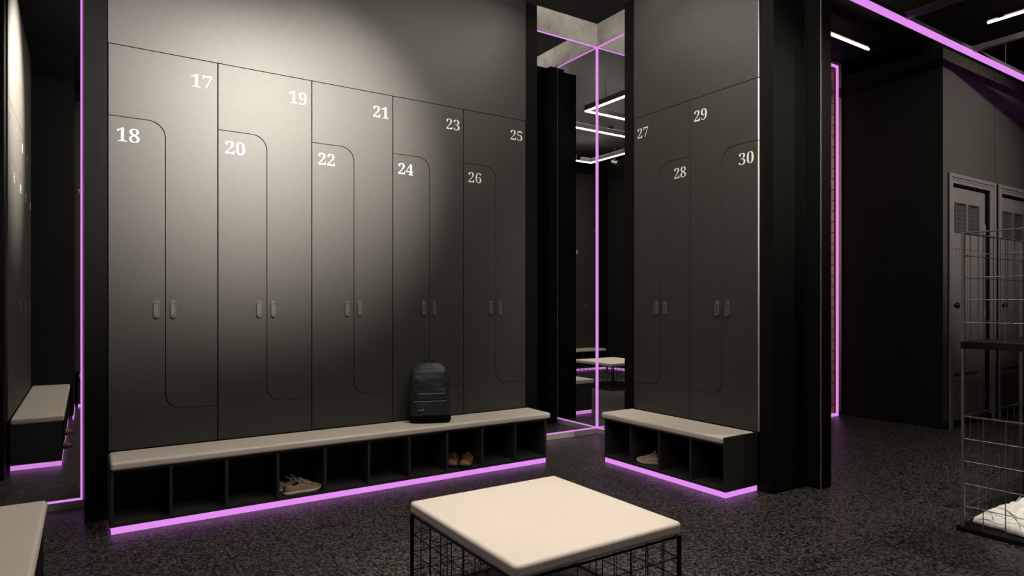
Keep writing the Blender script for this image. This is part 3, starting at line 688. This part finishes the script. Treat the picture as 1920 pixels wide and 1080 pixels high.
zc = .0565
A_ = dict(upper=M['shoe_taupe'], sole=M['sole_cream'], lace=M['lace_light'])
shoe('front one of the pair of taupe sneakers with cream soles in the long bench', (.986, 3.975, zc), math.radians(5), group='taupe sneakers', L=.226, **A_)
shoe('rear taupe sneaker half hidden behind the front one in the long bench', (.958, 4.076, zc), math.radians(2), group='taupe sneakers', L=.226, **A_)
B_ = dict(upper=M['shoe_brown'], sole=M['sole_dark'], lace=M['lace_dark'])
shoe('left one of the brown shoes in the long bench below the backpack', (2.224, 4.122, zc), math.radians(-131), L=.178, group='brown shoes', wscale=1.0, **B_)
shoe('right one of the brown shoes in the long bench below the backpack', (2.306, 4.058, zc), math.radians(-135), L=.178, group='brown shoes', wscale=1.0, **B_)
shoe('single beige sneaker in the short bench', (3.435, 3.205, zc), math.radians(118), M['shoe_beige'], M['sole_cream'], M['lace_light'], L=.235)
# two shoes poking out of the near left bench, seen in the left mirror
shoe('brown shoe poking from the left bench, nearer its end in the far left mirror', (-.335, 2.92, zc), math.radians(8), group='shoes in the near left bench', L=.245, **B_)
shoe('brown shoe poking from the left bench, further back in the far left mirror', (-.335, 2.33, zc), math.radians(-6), group='shoes in the near left bench', L=.245, **B_)

# ------------------------------------------------------------------ backpack
bk = empty('backpack', 'dark navy backpack with black base standing on the long bench', 'backpack', (2.003, 4.085, .377), math.radians(-24)); bk.scale = (.91, .95, .97)
def super_ring(hw, d0, d1, z, ex=3.2, n_=48, lean=0):
    out = []
    for j in range(n_):
        a = 2*PI*j/n_; c, s_ = math.cos(a), math.sin(a)
        x = hw*math.copysign(abs(c)**(2/ex), c); yy = math.copysign(abs(s_)**(2/ex), s_)
        y = -d0*abs(yy) if yy < 0 else d1*yy
        out.append((x, y + lean, z))
    return out
def bp_w(z):   # half width by height
    return lerp_tab(z, [(0, .148), (.02, .157), (.10, .150), (.2, .151), (.3, .154), (.35, .146), (.385, .128), (.41, .098), (.422, .062), (.427, .02)])
def bp_f(z):   # front bulge
    return lerp_tab(z, [(0, .070), (.02, .078), (.10, .076), (.2, .070), (.3, .066), (.35, .056), (.385, .042), (.41, .024), (.422, .012), (.427, .004)])
def lean(z): return z*.07
def body_rings(z0, z1, n_, g=0.):
    R_ = []
    for i in range(n_+1):
        z = z0 + (z1-z0)*i/n_
        r_ = super_ring(bp_w(z)+g, bp_f(z)+g, .05*min(1, bp_f(z)/.06), z, lean=lean(z))
        q = []
        for x, y, zz in r_:
            k = .004*noise.noise(Vector((x*14, y*9, zz*16))) + .0025*noise.noise(Vector((x*40, y*30, zz*34)))
            q.append((x*(1+k*3), y + k*(1.6 if y < 0 else .2), zz))
        R_.append(q)
    return R_
bm = bmesh.new(); loft(bm, body_rings(.048, .427, 46)); obj('main_body', bm, M['navy'], bk, smooth=True)
bm = bmesh.new(); loft(bm, body_rings(0, .052, 8, .0035)); obj('base', bm, M['navy_dark'], bk, smooth=True)
# front pocket: a bulging pad following the body front
def front_y(x, z, extra):
    w_ = bp_w(z); t = min(.999, abs(x)/w_); return -bp_f(z)*(1-t**3.2)**(1/3.2) + lean(z) - extra
def pad(x0, x1, z0, z1, bulge, nx=28, nz=22, drop=0.):
    bm = bmesh.new(); V = {}
    for i in range(nx+1):
        for j in range(nz+1):
            u, v = i/nx, j/nz; x = x0+(x1-x0)*u; z = z0+(z1-z0)*v
            e_ = min(1, min(u, 1-u)*9)**.5 * min(1, min(v, 1-v)*9)**.5
            wr = .003*noise.noise(Vector((x*22, 5, z*30))) + .002*noise.noise(Vector((x*50, 9, z*12)))
            V[i, j] = bm.verts.new((x, front_y(x, z, bulge*e_ + wr*e_ - .001), z))
    for i in range(nx):
        for j in range(nz): bm.faces.new((V[i, j], V[i+1, j], V[i+1, j+1], V[i, j+1]))
    return bm
p = obj('front_pocket', pad(-.123, .123, .052, .218, .016), M['navy'], bk, smooth=True)
obj('pocket_flap', pad(-.124, .124, .162, .216, .021, nz=10), M['navy'], p, smooth=True)
def strip_on(xs, zf, r, extra, name, mat, parent, wavy=0):
    bm = bmesh.new(); pts = [(x, front_y(x, zf(x), extra), zf(x)) for x in xs]; tube(bm, pts, r, 6); return obj(name, bm, mat, parent)
xs = [-.122 + .244*i/24 for i in range(25)]
strip_on(xs, lambda x: .1555 + .010*x + .0012*math.sin(x*60), .0026, .0165, 'zipper', M['tan'], p)
strip_on([x*.96 for x in xs], lambda x: .2215, .0022, .004, 'seam', M['strap'], bk)
# zip over the top
bm = bmesh.new(); pts = []
for i in range(41):
    a = i/40; zz = .30 + .118*math.sin(PI*a)**.5 if 0 < a < 1 else .30; xx_ = -bp_w(min(zz, .424))*math.cos(PI*a)*.97
    pts.append((xx_, -.032*bp_f(zz)/.07 + lean(zz), zz + .003))
tube(bm, pts, .003, 6); obj('top_zipper', bm, M['strap'], bk)
for dx in (-.006, .010):
    obj('zip_pull', boxes((dx-.0025, dx+.0025, -.030, -.026, .398, .414)), M['chrome'], bk)
bm = bmesh.new(); tube(bm, [(-.040, .045, .405), (-.030, .040, .432), (-.012, .036, .445), (.012, .036, .445), (.030, .040, .432), (.040, .045, .405)], .0065, 8)
obj('carry_handle', bm, M['strap'], bk, smooth=True)
for sgn in (-1, 1):
    bm = bmesh.new(); pts = [(sgn*.05, .062, .39), (sgn*.09, .078, .33), (sgn*.13, .082, .22), (sgn*.150, .060, .10), (sgn*.150, .035, .03)]
    rings = []
    for i, q in enumerate(pts):
        q = Vector(q); rings.append([q + Vector(v_) for v_ in ((-.022*(1-.12*i), 0, 0), (.022*(1-.12*i), 0, 0), (.022*(1-.12*i), .010, 0), (-.022*(1-.12*i), .010, 0))])
    loft(bm, rings); obj('shoulder_strap', bm, M['strap'], bk, smooth=False)
# label patch with illegible red lettering
px0, px1, pz0, pz1 = -.098, -.046, .082, .110
bm = bmesh.new(); n_ = 6
V = [[bm.verts.new((px0+(px1-px0)*i/n_, front_y(px0+(px1-px0)*i/n_, z, .0185), z)) for i in range(n_+1)] for z in (pz0, pz1)]
for i in range(n_): bm.faces.new((V[0][i], V[0][i+1], V[1][i+1], V[1][i]))
pt = obj('label_patch', bm, M['patch'], p, label='small black patch with red lettering'); md = pt.modifiers.new('s', 'SOLIDIFY'); md.thickness = .0015
def mark(bm, x0, x1, z0, z1):
    ym = front_y((x0+x1)/2, (z0+z1)/2, .0215); box(bm, px0+x0, px0+x1, ym, ym+.003, pz0+z0, pz0+z1)
bm = bmesh.new()
for q in ((.003, .006, .008, .021), (.006, .021, .0185, .021), (.006, .019, .0135, .0155), (.006, .021, .008, .0105), (.0185, .021, .0155, .0185),
          (.025, .028, .010, .021), (.028, .038, .0185, .021), (.028, .036, .013, .0155), (.0355, .038, .010, .0185), (.041, .044, .008, .021), (.044, .0505, .0185, .021), (.044, .049, .0135, .0155), (.048, .0505, .0155, .0185)):
    mark(bm, *q)
mk = obj('red_lettering', bm, M['patchred'], bk)
bm = bmesh.new(); mark(bm, .028, .034, .005, .0085); mark(bm, .036, .051, .0232, .0245)
obj('cream_mark', bm, M['patchwhite'], bk)

# ------------------------------------------------------------------ spotlights that light the room, some added as unseen fill
def spot(label, loc, target, power, angle, blend=1., size=.012, color=(1, .93, .83)):
    loc, target = Vector(loc), Vector(target); d = (target-loc).normalized()
    o = empty('spotlight', label, 'spotlight', loc, 0, 'black ceiling spotlights')
    bm = bmesh.new(); tube(bm, [-d*.13, -d*.13 + d*.012, -d*.005], [.034, .040, .040], 20)
    bmesh.ops.delete(bm, geom=[f for f in bm.faces if len(f.verts) > 4 and (f.calc_center_median() - (-d*.005)).length < .004], context='FACES')
    obj('lamp_head', bm, M['black_metal'], o)
    bm = bmesh.new(); tube(bm, [-d*.08, -d*.08 + Vector((0, 0, CEIL-loc.z+d.z*.08-.001))], .008, 8)
    obj('stem', bm, M['black_metal'], o)
    li = bpy.data.lights.new('spot', 'SPOT'); li.energy = power; li.spot_size = math.radians(angle); li.spot_blend = blend; li.shadow_soft_size = size; li.color = color
    lo = bpy.data.objects.new('spot_light', li); COL.objects.link(lo); lo.parent = o
    lo.rotation_euler = d.to_track_quat('-Z', 'Y').to_euler()
spot('black ceiling spotlight aimed at the doors 17 and 18', (.85, 1.5, 3.42), (.42, 4.23, 2.17), SPA*.92, 45)
spot('black ceiling spotlight aimed at the doors 19 to 21', (1.65, 1.5, 3.42), (1.20, 4.23, 2.20), SPA*1.45, 43)
spot('black ceiling spotlight aimed at the near left lockers', (.95, 2.75, 3.64), (-.45, 2.80, 2.85), SPC, 60)
spot('black ceiling spotlight above the wire stool', (1.5, 2.05, 3.74), (1.505, 2.092, .37), SPS, 36)
spot('added fill spotlight aimed at the concrete corner beam', (3.42, 2.95, 3.66), (3.75, 4.55, 3.68), SPL, 75)  # unseen lamp, added to brighten the lintel
spot('added fill spotlight aimed at the far door wall', (6.2, -.6, 3.60), (7.4, 2.9, 2.45), SPD, 48)  # fill light added out of view for the door wall
spot('added fill spotlight aimed at the basket racks', (2.9, .5, 3.60), (4.2, 1.25, .12), SPR, 18)  # added off to the side to brighten the towels
spot('added fill spotlight shining down on the open floor by the racks', (5.3, 1.3, 3.60), (4.5, 1.5, .4), SPF, 118)  # extra unseen downlight put in to lift the dark floor
spot('added fill spotlight aimed along the doors 29 and 30', (3.25, .6, 3.66), (3.56, 2.6, 2.25), SPE, 40)  # unseen spot added so the pale edge strips show bright


# ------------------------------------------------------------------ world, camera, colour
w = bpy.data.worlds.new('world'); sc.world = w; w.use_nodes = True
w.node_tree.nodes['Background'].inputs[0].default_value = (.9, .95, 1, 1)
w.node_tree.nodes['Background'].inputs[1].default_value = 0.0
cam = bpy.data.cameras.new('camera'); co = bpy.data.objects.new('camera', cam); COL.objects.link(co)
co.location = (0, 0, 1.2); co.rotation_euler = (PI/2, 0, -.5818)
cam.sensor_width = 36; cam.lens = 1214.7/1920*36; cam.shift_y = (568.92-540)/1920; cam.clip_start = .01
sc.camera = co
sc.view_settings.view_transform = 'Standard'; sc.view_settings.look = 'None'; sc.view_settings.gamma = 1
sc.view_settings.exposure = EXPO; sc.view_settings.use_curve_mapping = False
sc.cycles.max_bounces = 10; sc.cycles.diffuse_bounces = 4; sc.cycles.glossy_bounces = 6
sc.cycles.caustics_reflective = True; sc.cycles.blur_glossy = .5
sc.cycles.sample_clamp_indirect = 4
sc.cycles.use_denoising = True
